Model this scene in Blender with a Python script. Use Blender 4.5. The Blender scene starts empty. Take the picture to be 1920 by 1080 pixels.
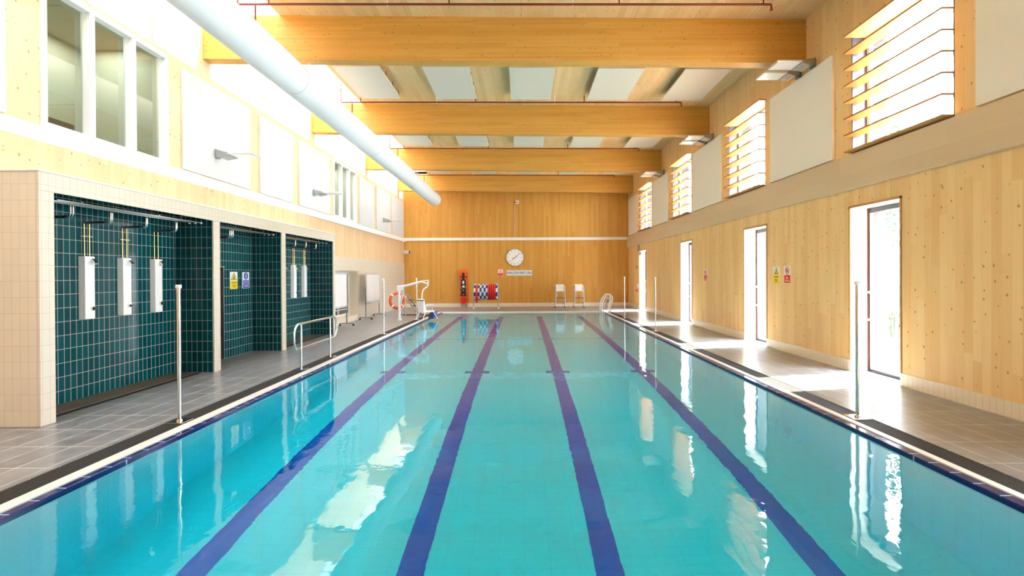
import bpy, bmesh, math, random
from mathutils import Vector, Matrix
PI = math.pi
R = math.radians
random.seed(7)
sc = bpy.context.scene
COL = sc.collection

# ------------------------------------------------------------------ camera
cd = bpy.data.cameras.new('camera')
cam = bpy.data.objects.new('camera', cd)
COL.objects.link(cam)
cam.matrix_world = (Matrix.Translation((0, 0, 1.8)) @ Matrix.Rotation(R(90 - 0.25), 4, 'X')
                    @ Matrix.Rotation(R(-0.3), 4, 'Z'))
cd.sensor_width = 36
cd.lens = 945 / 1920 * 36
cd.shift_x = -20 / 1920
cd.shift_y = -20.4 / 1920
cd.clip_start = 0.05
cd.clip_end = 500
sc.camera = cam

# ------------------------------------------------------------------ world, sun, exposure
w = bpy.data.worlds.new('sky')
sc.world = w
w.use_nodes = True
bg = w.node_tree.nodes['Background']
bg.inputs[0].default_value = (0.84, 0.91, 1.0, 1)
bg.inputs[1].default_value = 5.0
sd = bpy.data.lights.new('sun', 'SUN')
sd.energy = 9.0
sd.color = (1.0, 0.95, 0.86)
sd.angle = R(0.53)
sun = bpy.data.objects.new('sun', sd)
COL.objects.link(sun)
sun.rotation_euler = Vector((-1.0, -0.19, -1.11)).to_track_quat('-Z', 'Y').to_euler()

def portal(loc, rot, sx, sy):
    l = bpy.data.lights.new('daylight_portal', 'AREA')
    l.shape = 'RECTANGLE'; l.size = sx; l.size_y = sy
    l.cycles.is_portal = True
    o = bpy.data.objects.new('daylight_portal', l); COL.objects.link(o)
    o.location = loc; o.rotation_euler = rot
portal((-5.95, 12.6, 7.62), (0, 0, 0), 1.7, 32)
for y0, y1 in ((2.5, 3.75), (8.04, 9.27), (12.45, 13.7), (17.93, 19.2), (24.6, 26.0)):
    portal((6.7, (y0 + y1) / 2, 1.5), (0, R(90), 0), 3.0, y1 - y0)
for y0, y1 in ((1.55, 3.75), (7.03, 9.22), (12.5, 14.7), (17.97, 20.2), (23.5, 25.75)):
    portal((6.7, (y0 + y1) / 2, 5.05), (0, R(90), 0), 2.1, y1 - y0)

vs = sc.view_settings
vs.view_transform = 'Standard'; vs.look = 'None'; vs.gamma = 1.0
vs.use_curve_mapping = False
vs.exposure = 2.97
cy = sc.cycles
cy.max_bounces = 10; cy.diffuse_bounces = 6; cy.glossy_bounces = 4
cy.transmission_bounces = 8; cy.transparent_max_bounces = 8
cy.sample_clamp_indirect = 20
cy.caustics_reflective = True; cy.caustics_refractive = True
cy.use_denoising = True
cy.use_adaptive_sampling = True; cy.adaptive_threshold = 0.02

# ------------------------------------------------------------------ materials
class NT:
    def __init__(s, name):
        s.m = bpy.data.materials.new(name); s.m.use_nodes = True
        s.t = s.m.node_tree; s.n = s.t.nodes; s.l = s.t.links
        s.b = s.n['Principled BSDF']; s.out = s.n['Material Output']
    def add(s, typ, **kw):
        n = s.n.new(typ)
        for k, v in kw.items(): setattr(n, k, v)
        return n
    def math(s, op, a, b=None, c=None, clamp=False):
        n = s.add('ShaderNodeMath', operation=op); n.use_clamp = clamp
        for i, v in enumerate((a, b, c)):
            if v is None: continue
            if isinstance(v, (int, float)): n.inputs[i].default_value = v
            else: s.l.new(v, n.inputs[i])
        return n.outputs[0]
    def comb(s, x, y, z=0.0):
        n = s.add('ShaderNodeCombineXYZ')
        for i, v in enumerate((x, y, z)):
            if isinstance(v, (int, float)): n.inputs[i].default_value = v
            else: s.l.new(v, n.inputs[i])
        return n.outputs[0]
    def mixc(s, f, a, b, mode='MIX'):
        n = s.add('ShaderNodeMix', data_type='RGBA', blend_type=mode)
        for k, v in ((0, f), (6, a), (7, b)):
            if isinstance(v, (int, float)): n.inputs[k].default_value = v
            elif isinstance(v, tuple): n.inputs[k].default_value = (*v, 1)[:4]
            else: s.l.new(v, n.inputs[k])
        return n.outputs[2]
    def uv(s):
        """planar coordinates of the face: (across, along), object space"""
        tc = s.add('ShaderNodeTexCoord'); sp = s.add('ShaderNodeSeparateXYZ'); s.l.new(tc.outputs['Object'], sp.inputs[0])
        ns = s.add('ShaderNodeSeparateXYZ'); s.l.new(tc.outputs['Normal'], ns.inputs[0])
        isx = s.math('GREATER_THAN', s.math('ABSOLUTE', ns.outputs[0]), 0.6)
        isz = s.math('GREATER_THAN', s.math('ABSOLUTE', ns.outputs[2]), 0.6)
        X, Y, Z = sp.outputs
        def mx(f, a, b):
            return s.math('ADD', s.math('MULTIPLY', a, s.math('SUBTRACT', 1.0, f)), s.math('MULTIPLY', b, f))
        return mx(isx, X, Y), mx(isz, Z, Y)
    def bump(s, h, strength, dist):
        b = s.add('ShaderNodeBump'); b.inputs['Strength'].default_value = strength; b.inputs['Distance'].default_value = dist
        s.l.new(h, b.inputs['Height']); s.l.new(b.outputs[0], s.b.inputs['Normal'])

def plain(name, c, rough=0.5, metal=0.0, spec=0.5, coat=0.0):
    t = NT(name)
    t.b.inputs['Base Color'].default_value = (*c, 1); t.b.inputs['Roughness'].default_value = rough
    t.b.inputs['Metallic'].default_value = metal; t.b.inputs['Specular IOR Level'].default_value = spec
    t.b.inputs['Coat Weight'].default_value = coat
    n = t.add('ShaderNodeTexNoise'); n.inputs['Scale'].default_value = 35
    tc = t.add('ShaderNodeTexCoord'); t.l.new(tc.outputs['Object'], n.inputs['Vector'])
    t.l.new(t.math('MULTIPLY_ADD', n.outputs[0], 0.08, rough - 0.04), t.b.inputs['Roughness'])
    return t.m

def wood(name, c_lo, c_hi, knot, swap=False, board=0.135, joint=0.0, rough=0.5, knots=1.0, pale=False):
    t = NT(name)
    u, v = t.uv()
    if swap: u, v = v, u
    bi = t.math('FLOOR', t.math('DIVIDE', u, board))
    wn = t.add('ShaderNodeTexWhiteNoise', noise_dimensions='1D'); t.l.new(bi, wn.inputs['W'])
    # boards cut to lengths
    seg = t.math('FLOOR', t.math('MULTIPLY_ADD', v, 0.42, t.math('MULTIPLY', wn.outputs[0], 7.0)))
    wn2 = t.add('ShaderNodeTexWhiteNoise', noise_dimensions='2D'); t.l.new(t.comb(bi, seg), wn2.inputs['Vector'])
    g = t.add('ShaderNodeTexNoise', noise_dimensions='3D'); g.inputs['Scale'].default_value = 1.0
    g.inputs['Detail'].default_value = 3; g.inputs['Distortion'].default_value = 0.4
    t.l.new(t.comb(t.math('MULTIPLY', u, 55), t.math('MULTIPLY', v, 1.6), t.math('MULTIPLY', wn2.outputs[0], 9)), g.inputs['Vector'])
    big = t.add('ShaderNodeTexNoise'); big.inputs['Scale'].default_value = 1.0
    t.l.new(t.comb(t.math('MULTIPLY', u, 4), t.math('MULTIPLY', v, 0.7)), big.inputs['Vector'])
    f = t.math('ADD', t.math('MULTIPLY', wn2.outputs[0], 0.42), t.math('ADD', t.math('MULTIPLY', g.outputs[0], 0.45), t.math('MULTIPLY', big.outputs[0], 0.35)))
    f = t.math('SUBTRACT', f, 0.1, clamp=True)
    col = t.mixc(f, c_lo, c_hi)
    # knots
    vo = t.add('ShaderNodeTexVoronoi', voronoi_dimensions='2D'); vo.inputs['Scale'].default_value = 1.0
    dn = t.add('ShaderNodeTexNoise'); dn.inputs['Scale'].default_value = 1.0
    t.l.new(t.comb(t.math('MULTIPLY', u, 40), t.math('MULTIPLY', v, 40)), dn.inputs['Vector'])
    dw = t.math('MULTIPLY', t.math('SUBTRACT', dn.outputs[0], 0.5), 0.16)
    t.l.new(t.comb(t.math('MULTIPLY_ADD', u, 6.2, dw), t.math('MULTIPLY_ADD', v, 4.6, dw)), vo.inputs['Vector'])
    rs = t.add('ShaderNodeSeparateColor'); t.l.new(vo.outputs['Color'], rs.inputs[0])
    size = t.math('MULTIPLY', t.math('SUBTRACT', rs.outputs[0], 0.45, clamp=True), 0.12)
    kn = t.math('SUBTRACT', 1.0, t.math('DIVIDE', t.math('SUBTRACT', vo.outputs['Distance'], size), 0.05), clamp=True)
    kn = t.math('MULTIPLY', kn, t.math('GREATER_THAN', rs.outputs[0], 0.5))
    col = t.mixc(t.math('MULTIPLY', kn, 0.75 * knots), col, knot)
    # glued edges between boards, and panel joints
    e = t.math('ABSOLUTE', t.math('SUBTRACT', t.math('FRACT', t.math('DIVIDE', u, board)), 0.5))
    ln = t.math('MULTIPLY', t.math('GREATER_THAN', e, 0.5 - 0.0022 / board), 0.18)
    if joint:
        j = t.math('ABSOLUTE', t.math('SUBTRACT', t.math('FRACT', t.math('DIVIDE', u, joint)), 0.5))
        ln = t.math('MAXIMUM', ln, t.math('MULTIPLY', t.math('GREATER_THAN', j, 0.5 - 0.004 / joint), 0.6))
    col = t.mixc(ln, col, knot)
    t.l.new(col, t.b.inputs['Base Color'])
    t.b.inputs['Roughness'].default_value = rough; t.b.inputs['Specular IOR Level'].default_value = 0.3
    t.bump(g.outputs[0], 0.12, 0.002)
    return t.m

def tile(name, c1, c2, mortar, bw, bh, ms=0.0035, rough=0.15, off=(0, 0), bump=0.3, swap=False, mottle=0.0, coat=0.0, spec=0.5):
    t = NT(name)
    u, v = t.uv()
    if swap: u, v = v, u
    b = t.add('ShaderNodeTexBrick'); b.offset = 0.0; b.squash = 1.0
    t.l.new(t.comb(t.math('ADD', u, 50.0 * bw + off[0]), t.math('ADD', v, 50.0 * bh + off[1])), b.inputs['Vector'])
    b.inputs['Scale'].default_value = 1.0; b.inputs['Brick Width'].default_value = bw; b.inputs['Row Height'].default_value = bh
    b.inputs['Mortar Size'].default_value = ms; b.inputs['Mortar Smooth'].default_value = 0.1
    b.inputs['Color1'].default_value = (*c1, 1); b.inputs['Color2'].default_value = (*c2, 1); b.inputs['Mortar'].default_value = (*mortar, 1)
    col = b.outputs['Color']
    if mottle:
        n = t.add('ShaderNodeTexNoise'); n.inputs['Scale'].default_value = 5; n.inputs['Detail'].default_value = 6
        t.l.new(t.comb(u, v), n.inputs['Vector'])
        col = t.mixc(mottle, col, n.outputs[0], 'OVERLAY')
    t.l.new(col, t.b.inputs['Base Color'])
    t.b.inputs['Specular IOR Level'].default_value = spec
    t.l.new(t.math('MULTIPLY_ADD', b.outputs['Fac'], 0.5, rough), t.b.inputs['Roughness'])
    t.b.inputs['Coat Weight'].default_value = coat
    if bump: t.bump(t.math('SUBTRACT', 1.0, b.outputs['Fac']), bump, 0.002)
    return t.m

WLO, WHI, KN = (0.77, 0.47, 0.18), (0.95, 0.72, 0.38), (0.34, 0.14, 0.04)
M = {}
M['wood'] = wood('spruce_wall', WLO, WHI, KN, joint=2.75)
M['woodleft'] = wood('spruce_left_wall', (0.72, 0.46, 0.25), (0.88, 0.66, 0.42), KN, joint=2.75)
M['woodfar_shaded'] = wood('spruce_far_wall_shaded', (0.54, 0.245, 0.04), (0.71, 0.395, 0.09), KN, joint=2.75)  # same spruce as the right wall, colour darkened for weaker light far off
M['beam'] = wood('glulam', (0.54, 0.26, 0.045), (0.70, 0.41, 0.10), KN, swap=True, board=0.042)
M['ceil'] = wood('spruce_ceiling', (0.68, 0.44, 0.19), (0.88, 0.67, 0.38), KN, joint=2.4)
M['louvre'] = wood('louvre_timber', (0.36, 0.14, 0.03), (0.46, 0.21, 0.055), KN, board=0.4, knots=0)
M['ledger'] = wood('pale_ply', (0.64, 0.50, 0.32), (0.76, 0.62, 0.43), (0.4, 0.25, 0.12), swap=True, board=0.9, knots=0.15)
M['edge_timber'] = wood('end_grain_lining', (0.45, 0.24, 0.08), (0.6, 0.36, 0.14), KN, board=0.5, knots=0)
M['teal'] = tile('teal_tile', (0.0015, 0.070, 0.080), (0.001, 0.045, 0.058), (0.42, 0.43, 0.38), 0.0985, 0.195, rough=0.13, off=(0.02, 0), spec=0.22)
M['beige'] = tile('beige_tile', (0.73, 0.66, 0.55), (0.70, 0.63, 0.52), (0.56, 0.46, 0.34), 0.0985, 0.195, rough=0.3, ms=0.0022, off=(0.03, 0.0), bump=0.15)
M['skirt'] = tile('skirting_tile', (0.82, 0.74, 0.60), (0.80, 0.71, 0.57), (0.60, 0.47, 0.33), 0.0985, 0.21, rough=0.3, ms=0.0025, bump=0.15)
M['deck'] = tile('deck_tile', (0.245, 0.25, 0.255), (0.205, 0.21, 0.215), (0.62, 0.61, 0.60), 0.3, 0.6, ms=0.006, rough=0.30, off=(0.0, 0.05), mottle=0.45, spec=0.85, bump=0.1)
M['strip'] = tile('drain_strip_tile', (0.16, 0.12, 0.08), (0.13, 0.1, 0.07), (0.3, 0.25, 0.2), 0.3, 0.3, rough=0.4, mottle=0.3)
M['pool'] = tile('pool_tile', (0.52, 0.90, 1.0), (0.50, 0.89, 1.0), (0.42, 0.82, 0.95), 0.25, 0.125, ms=0.003, rough=0.3, bump=0)
M['navy'] = tile('navy_tile', (0.008, 0.022, 0.13), (0.006, 0.018, 0.11), (0.35, 0.5, 0.75), 0.24, 5.0, ms=0.007, rough=0.12, swap=True, off=(0.0, 0.02), bump=0.1, spec=0.3)
M['navyx'] = tile('navy_tile_far', (0.008, 0.022, 0.13), (0.006, 0.018, 0.11), (0.35, 0.5, 0.75), 0.24, 5.0, ms=0.004, rough=0.12, bump=0.1)
M['laneblue'] = tile('lane_tile', (0.0, 0.11, 0.60), (0.0, 0.10, 0.56), (0.0, 0.12, 0.64), 0.125, 0.25, ms=0.002, rough=0.3, bump=0)
M['brick'] = tile('brown_brick', (0.050, 0.040, 0.034), (0.038, 0.030, 0.026), (0.075, 0.068, 0.06), 0.22, 0.075, ms=0.008, rough=0.8, bump=0.5)
M['grate'] = tile('grating_plastic', (0.09, 0.083, 0.075), (0.07, 0.065, 0.058), (0.004, 0.004, 0.004), 0.028, 0.014, ms=0.005, rough=0.5, bump=0.6)
M['white'] = plain('white_paint', (0.86, 0.86, 0.85), 0.4)
M['reveal'] = plain('white_reveal', (0.84, 0.80, 0.73), 0.5)
M['strip_white'] = plain('white_edge_stone', (0.84, 0.82, 0.79), 0.35)
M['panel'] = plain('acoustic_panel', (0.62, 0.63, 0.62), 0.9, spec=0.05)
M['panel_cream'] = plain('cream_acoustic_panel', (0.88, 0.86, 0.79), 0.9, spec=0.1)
M['duct'] = plain('fabric_duct', (0.80, 0.83, 0.86), 0.75, spec=0.2)
M['beigewall'] = plain('beige_plaster', (0.78, 0.66, 0.51), 0.6)
M['chrome'] = plain('stainless', (0.78, 0.77, 0.75), 0.12, 1.0)
M['steel'] = plain('brushed_steel', (0.42, 0.43, 0.44), 0.35, 1.0)
M['copper'] = plain('brass_pipe', (0.85, 0.55, 0.22), 0.2, 1.0)
M['black'] = plain('black_plastic', (0.012, 0.012, 0.014), 0.35)
M['dark'] = plain('dark_void', (0.02, 0.02, 0.022), 0.8)
M['grey'] = plain('grey_metal', (0.35, 0.37, 0.38), 0.4, 0.5)
M['lgrey'] = plain('light_grey_metal', (0.62, 0.65, 0.66), 0.35, 0.3)
M['frame_dark'] = plain('dark_frame', (0.07, 0.06, 0.075), 0.4, 0.3)
M['frame_rust'] = plain('rust_gasket', (0.25, 0.06, 0.03), 0.5)
M['frame_white'] = plain('white_frame', (0.78, 0.80, 0.83), 0.35)
M['sprinkler'] = plain('red_pipe', (0.22, 0.028, 0.018), 0.35)
M['red'] = plain('red_plastic', (0.70, 0.02, 0.012), 0.35)
M['orange'] = plain('orange_plastic', (0.85, 0.13, 0.02), 0.4)
M['bluep'] = plain('blue_plastic', (0.01, 0.06, 0.33), 0.35)
M['green'] = plain('green_plastic', (0.03, 0.3, 0.2), 0.4)
M['yellow'] = plain('yellow_sign', (0.90, 0.66, 0.0), 0.4)
M['signred'] = plain('red_sign', (0.75, 0.02, 0.02), 0.4)
M['signblue'] = plain('blue_sign', (0.005, 0.06, 0.42), 0.4)
M['signwhite'] = plain('white_sign', (0.88, 0.88, 0.88), 0.3)
M['signpale'] = plain('pale_blue_sign', (0.72, 0.80, 0.86), 0.3)
M['ink'] = plain('ink', (0.01, 0.012, 0.03), 0.5)
M['board'] = plain('whiteboard', (0.85, 0.85, 0.87), 0.12)
M['rubber'] = plain('rubber', (0.02, 0.02, 0.02), 0.7)
M['bark'] = plain('bark', (0.12, 0.08, 0.05), 0.9)
M['paint_car'] = plain('car_paint', (0.04, 0.06, 0.09), 0.3, 0.2, coat=0.5)
M['paving'] = plain('pale_paving', (0.62, 0.59, 0.54), 0.85)
M['gallery'] = plain('gallery_wall', (0.42, 0.41, 0.33), 0.7)
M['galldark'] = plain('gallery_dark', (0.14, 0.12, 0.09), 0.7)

def felt():
    t = NT('woodwool_panel')
    n = t.add('ShaderNodeTexNoise'); n.inputs['Scale'].default_value = 22; n.inputs['Detail'].default_value = 8; n.inputs['Roughness'].default_value = 0.75
    tc = t.add('ShaderNodeTexCoord'); t.l.new(tc.outputs['Object'], n.inputs['Vector'])
    t.l.new(t.mixc(n.outputs[0], (0.50, 0.47, 0.40), (0.78, 0.76, 0.68)), t.b.inputs['Base Color'])
    t.b.inputs['Roughness'].default_value = 0.95; t.b.inputs['Specular IOR Level'].default_value = 0.1
    t.bump(n.outputs[0], 0.5, 0.004)
    return t.m
M['felt'] = felt()

def leafm(name, c):
    t = NT(name)
    oi = t.add('ShaderNodeTexNoise'); oi.inputs['Scale'].default_value = 3
    tc = t.add('ShaderNodeTexCoord'); t.l.new(tc.outputs['Object'], oi.inputs['Vector'])
    t.l.new(t.mixc(oi.outputs[0], c, tuple(min(1, x * 1.9) for x in c)), t.b.inputs['Base Color'])
    t.b.inputs['Roughness'].default_value = 0.6
    return t.m
M['leaf'] = leafm('leaves', (0.016, 0.032, 0.012))
M['grassleaf'] = leafm('grass_blades', (0.06, 0.08, 0.04))

def glassm(name, tint=(1, 1, 1), ior=1.5):
    t = NT(name)
    t.n.remove(t.b)
    tr = t.add('ShaderNodeBsdfTransparent'); tr.inputs[0].default_value = (*tint, 1)
    gl = t.add('ShaderNodeBsdfGlossy'); gl.inputs['Roughness'].default_value = 0.02
    fr = t.add('ShaderNodeFresnel'); fr.inputs[0].default_value = ior
    mx = t.add('ShaderNodeMixShader'); ge = t.add('ShaderNodeNewGeometry')
    t.l.new(t.math('MULTIPLY', fr.outputs[0], t.math('SUBTRACT', 1.0, ge.outputs['Backfacing'])), mx.inputs[0]); t.l.new(tr.outputs[0], mx.inputs[1]); t.l.new(gl.outputs[0], mx.inputs[2])
    t.l.new(mx.outputs[0], t.out.inputs['Surface'])
    return t.m
M['glass'] = glassm('window_glass', (0.96, 0.98, 0.97))
M['skyglass'] = glassm('skylight_glass', (0.50, 0.50, 0.50))
M['glass2'] = glassm('gallery_glass', (0.72, 0.76, 0.72), 1.9)

def waterm():
    t = NT('pool_water')
    t.n.remove(t.b)
    g = t.add('ShaderNodeBsdfGlass'); g.inputs['Roughness'].default_value = 0.0; g.inputs['IOR'].default_value = 1.333
    g.inputs['Color'].default_value = (1, 1, 1, 1)
    tc = t.add('ShaderNodeTexCoord')
    mp = t.add('ShaderNodeMapping'); mp.inputs['Scale'].default_value = (1.0, 0.75, 1.0)
    t.l.new(tc.outputs['Object'], mp.inputs[0])
    a = t.add('ShaderNodeTexNoise'); a.inputs['Scale'].default_value = 2.2; a.inputs['Detail'].default_value = 2
    b = t.add('ShaderNodeTexNoise'); b.inputs['Scale'].default_value = 11; b.inputs['Detail'].default_value = 2
    c = t.add('ShaderNodeTexNoise'); c.inputs['Scale'].default_value = 0.7
    for n in (a, b, c): t.l.new(mp.outputs[0], n.inputs['Vector'])
    fine = t.math('MULTIPLY', t.math('MULTIPLY', b.outputs[0], 0.10), t.math('MULTIPLY', t.math('SUBTRACT', c.outputs[0], 0.35, clamp=True), 4.0))
    h = t.math('ADD', t.math('MULTIPLY', a.outputs[0], 0.35), fine)
    bp = t.add('ShaderNodeBump'); bp.inputs['Strength'].default_value = 0.22; bp.inputs['Distance'].default_value = 0.05
    t.l.new(h, bp.inputs['Height']); t.l.new(bp.outputs[0], g.inputs['Normal'])
    t.l.new(g.outputs[0], t.out.inputs['Surface'])
    va = t.add('ShaderNodeVolumeAbsorption'); va.inputs['Color'].default_value = (0.0, 0.965, 1.0, 1); va.inputs['Density'].default_value = 0.75
    t.l.new(va.outputs[0], t.out.inputs['Volume'])
    return t.m
M['water'] = waterm()

# ------------------------------------------------------------------ mesh helpers
class MB:
    def __init__(s): s.v = []; s.f = []; s.mi = []; s.sm = []
    def _add(s, vs_, fs, mi=0, sm=False):
        o = len(s.v); s.v += [tuple(v) for v in vs_]
        for f in fs: s.f.append([o + i for i in f]); s.mi.append(mi); s.sm.append(sm)
        return s
    def box(s, x0, x1, y0, y1, z0, z1, mi=0):
        v = [(x0, y0, z0), (x1, y0, z0), (x1, y1, z0), (x0, y1, z0), (x0, y0, z1), (x1, y0, z1), (x1, y1, z1), (x0, y1, z1)]
        return s._add(v, [(3, 2, 1, 0), (4, 5, 6, 7), (0, 1, 5, 4), (1, 2, 6, 5), (2, 3, 7, 6), (3, 0, 4, 7)], mi)
    def hexa(s, v, mi=0):
        return s._add(v, [(3, 2, 1, 0), (4, 5, 6, 7), (0, 1, 5, 4), (1, 2, 6, 5), (2, 3, 7, 6), (3, 0, 4, 7)], mi)
    def tube(s, pts, r, n=12, closed=False, mi=0, flat=None):
        P = [Vector(p) for p in pts]; k = len(P); rings = []
        rr = r if isinstance(r, (list, tuple)) else [r] * k
        up = None
        for i in range(k):
            if closed: d = (P[(i + 1) % k] - P[i - 1])
            else: d = P[min(i + 1, k - 1)] - P[max(i - 1, 0)]
            d.normalize()
            if up is None: up = Vector((0, 0, 1)) if abs(d.z) < 0.9 else Vector((1, 0, 0))
            a = d.cross(up).normalized(); b = a.cross(d).normalized(); up = b
            rings.append([P[i] + (a * math.cos(2 * PI * j / n) + b * math.sin(2 * PI * j / n)) * rr[i] for j in range(n)])
        vs_ = [p for rg in rings for p in rg]; fs = []
        for i in range(k if closed else k - 1):
            for j in range(n):
                i2 = (i + 1) % k
                fs.append((i * n + j, i * n + (j + 1) % n, i2 * n + (j + 1) % n, i2 * n + j))
        s._add(vs_, [f[::-1] for f in fs], mi, True)
        if not closed:
            s._add(rings[0], [tuple(range(n))], mi); s._add(rings[-1], [tuple(reversed(range(n)))], mi)
        return s
    def cyl(s, c, axis, r, h, n=20, mi=0):
        c = Vector(c); d = Vector(axis).normalized()
        return s.tube([c, c + d * h], r, n, mi=mi)
    def prism(s, pts, axis, a, b, mi=0):
        """pts: outline of 2D points, extruded along axis from a to b"""
        n = len(pts)
        def mk(p, t):
            return {'x': (t, p[0], p[1]), 'y': (p[0], t, p[1]), 'z': (p[0], p[1], t)}[axis]
        v = [mk(p, a) for p in pts] + [mk(p, b) for p in pts]
        f = [tuple(range(n)), tuple(range(2 * n - 1, n - 1, -1))] + [(i, i + n, (i + 1) % n + n, (i + 1) % n) for i in range(n)]
        return s._add(v, f, mi)
    def build(s, name, mats, parent=None, bevel=0.0, loc=None):
        me = bpy.data.meshes.new(name)
        me.from_pydata(s.v, [], s.f)
        if not isinstance(mats, (list, tuple)): mats = [mats]
        for m in mats: me.materials.append(m)
        for p, mi, sm in zip(me.polygons, s.mi, s.sm): p.material_index = mi; p.use_smooth = sm
        bm = bmesh.new(); bm.from_mesh(me); bmesh.ops.recalc_face_normals(bm, faces=bm.faces); bm.to_mesh(me); bm.free()
        o = bpy.data.objects.new(name, me); COL.objects.link(o)
        if parent: o.parent = parent
        if loc: o.location = loc
        if bevel:
            b = o.modifiers.new('bevel', 'BEVEL'); b.width = bevel; b.segments = 2; b.limit_method = 'ANGLE'
        return o

def arc(cx, cz, r, a0, a1, n=8):
    return [(cx + r * math.cos(R(a0 + (a1 - a0) * i / n)), cz + r * math.sin(R(a0 + (a1 - a0) * i / n))) for i in range(n + 1)]
def rrect(x0, x1, z0, z1, r, n=5):
    return (arc(x1 - r, z1 - r, r, 0, 90, n) + arc(x0 + r, z1 - r, r, 90, 180, n) + arc(x0 + r, z0 + r, r, 180, 270, n) + arc(x1 - r, z0 + r, r, 270, 360, n))

def thing(name, label, cat, loc=(0, 0, 0), rz=0.0, group=None):
    o = bpy.data.objects.new(name, None); COL.objects.link(o)
    o.location = loc; o.rotation_euler = (0, 0, rz); o.empty_display_size = 0.1
    return tag(o, label, cat, group)
def tag(o, label, cat, group=None, kind=None):
    o['label'] = label; o['category'] = cat
    if group: o['group'] = group
    if kind: o['kind'] = kind
    return o
def struct(o, label=None, cat=None, group=None):
    o['kind'] = 'structure'
    if label: o['label'] = label
    if cat: o['category'] = cat
    if group: o['group'] = group
    return o
def semp(name, loc=(0, 0, 0)):
    o = bpy.data.objects.new(name, None); COL.objects.link(o); o.location = loc; o['kind'] = 'structure'; return o
def dup(o, loc=None, label=None, rz=None, parent=None):
    c = o.copy(); COL.objects.link(c)
    if parent: c.parent = parent
    if loc is not None: c.location = loc
    if rz is not None: c.rotation_euler = (0, 0, rz)
    if label: c['label'] = label
    for ch in list(o.children): dup(ch, parent=c)
    return c
def text(name, s, size, loc, mat, parent, rot=(R(90), 0, 0), sx=1.0, align='CENTER', bold=0.0):
    cu = bpy.data.curves.new(name, 'FONT'); cu.body = s; cu.size = size; cu.align_x = align; cu.align_y = 'CENTER'
    cu.extrude = 0.0008; cu.offset = bold; cu.space_line = 0.85
    cu.materials.append(mat)
    tmp = bpy.data.objects.new('tmp', cu); COL.objects.link(tmp); bpy.context.view_layer.update()
    me = bpy.data.meshes.new_from_object(tmp.evaluated_get(bpy.context.evaluated_depsgraph_get()))
    bpy.data.objects.remove(tmp); bpy.data.curves.remove(cu)
    if not me.materials: me.materials.append(mat)
    o = bpy.data.objects.new(name, me); COL.objects.link(o); o.parent = parent; o.location = loc; o.rotation_euler = rot; o.scale = (sx, 1, 1)
    return o

def holed(mb, axis, a0, a1, u0, u1, z0, z1, holes, mi=0):
    """slab with rectangular holes; axis='x': slab thickness in x, u=y. axis='y': thickness in y, u=x"""
    zs = sorted({z0, z1} | {h[2] for h in holes} | {h[3] for h in holes}); zs = [z for z in zs if z0 <= z <= z1]
    for za, zb in zip(zs, zs[1:]):
        cuts = sorted((h[0], h[1]) for h in holes if h[2] <= za + 1e-6 and h[3] >= zb - 1e-6)
        u = u0
        for c0, c1 in cuts + [(u1, u1)]:
            if c0 > u + 1e-6:
                if axis == 'x': mb.box(a0, a1, u, c0, za, zb, mi)
                else: mb.box(u, c0, a0, a1, za, zb, mi)
            u = c1
    return mb

# ------------------------------------------------------------------ key dimensions
XL, XR, YN, YF = -6.75, 6.03, -3.6, 28.7
PL, PR, PN, PF = -3.93, 3.86, -0.3, 24.7        # pool
ZC_R, ZC_SL = 7.18, -0.0125                     # ceiling height at right wall, slope per metre of x
def zc(x): return ZC_R + (XR - x) * 0.0125
LOWIN = [(2.5, 3.75), (8.04, 9.27), (12.45, 13.7), (17.93, 19.2), (24.6, 26.0)]  # first opening is out of view, added to light the near end
HIWIN = [(1.55, 3.75), (7.03, 9.22), (12.5, 14.7), (17.97, 20.2), (23.5, 25.75)]  # first one likewise unseen, continues the row for more near light
SKX = -5.12

# ------------------------------------------------------------------ floor, pool
f = MB()
f.box(XL - 0.3, -4.42, YN, YF + 0.2, -0.12, 0)
f.box(4.31, 6.40, YN, YF + 0.2, -0.12, 0)
f.box(-4.42, 4.31, 25.05, YF + 0.2, -0.12, 0)
f.box(-4.42, 4.31, YN, -0.65, -0.12, 0)
struct(f.build('floor', M['deck']))

def zf(y): return -1.40 - (PF - y) * 0.0186
p = MB()
p.box(PL - 0.25, PL, PN - 0.25, PF + 0.25, -2.1, -0.10)
p.box(PR, PR + 0.25, PN - 0.25, PF + 0.25, -2.1, -0.10)
p.box(PL, PR, PF, PF + 0.25, -2.1, -0.10)
p.box(PL, PR, PN - 0.25, PN, -2.1, -0.10)
p.hexa([(PL, PN, -2.1), (PR, PN, -2.1), (PR, PF, -2.1), (PL, PF, -2.1), (PL, PN, zf(PN)), (PR, PN, zf(PN)), (PR, PF, zf(PF)), (PL, PF, zf(PF))])
struct(p.build('pool_basin', M['pool']), 'pale tiled swimming pool basin under clear turquoise water', 'pool')

wz = -0.045
wt = MB().box(PL - 0.003, PR + 0.003, PN - 0.003, PF + 0.003, -2.0, wz).build('pool_water', M['water'])
tag(wt, 'clear still turquoise water filling the swimming pool', 'water', kind='stuff')

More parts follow.
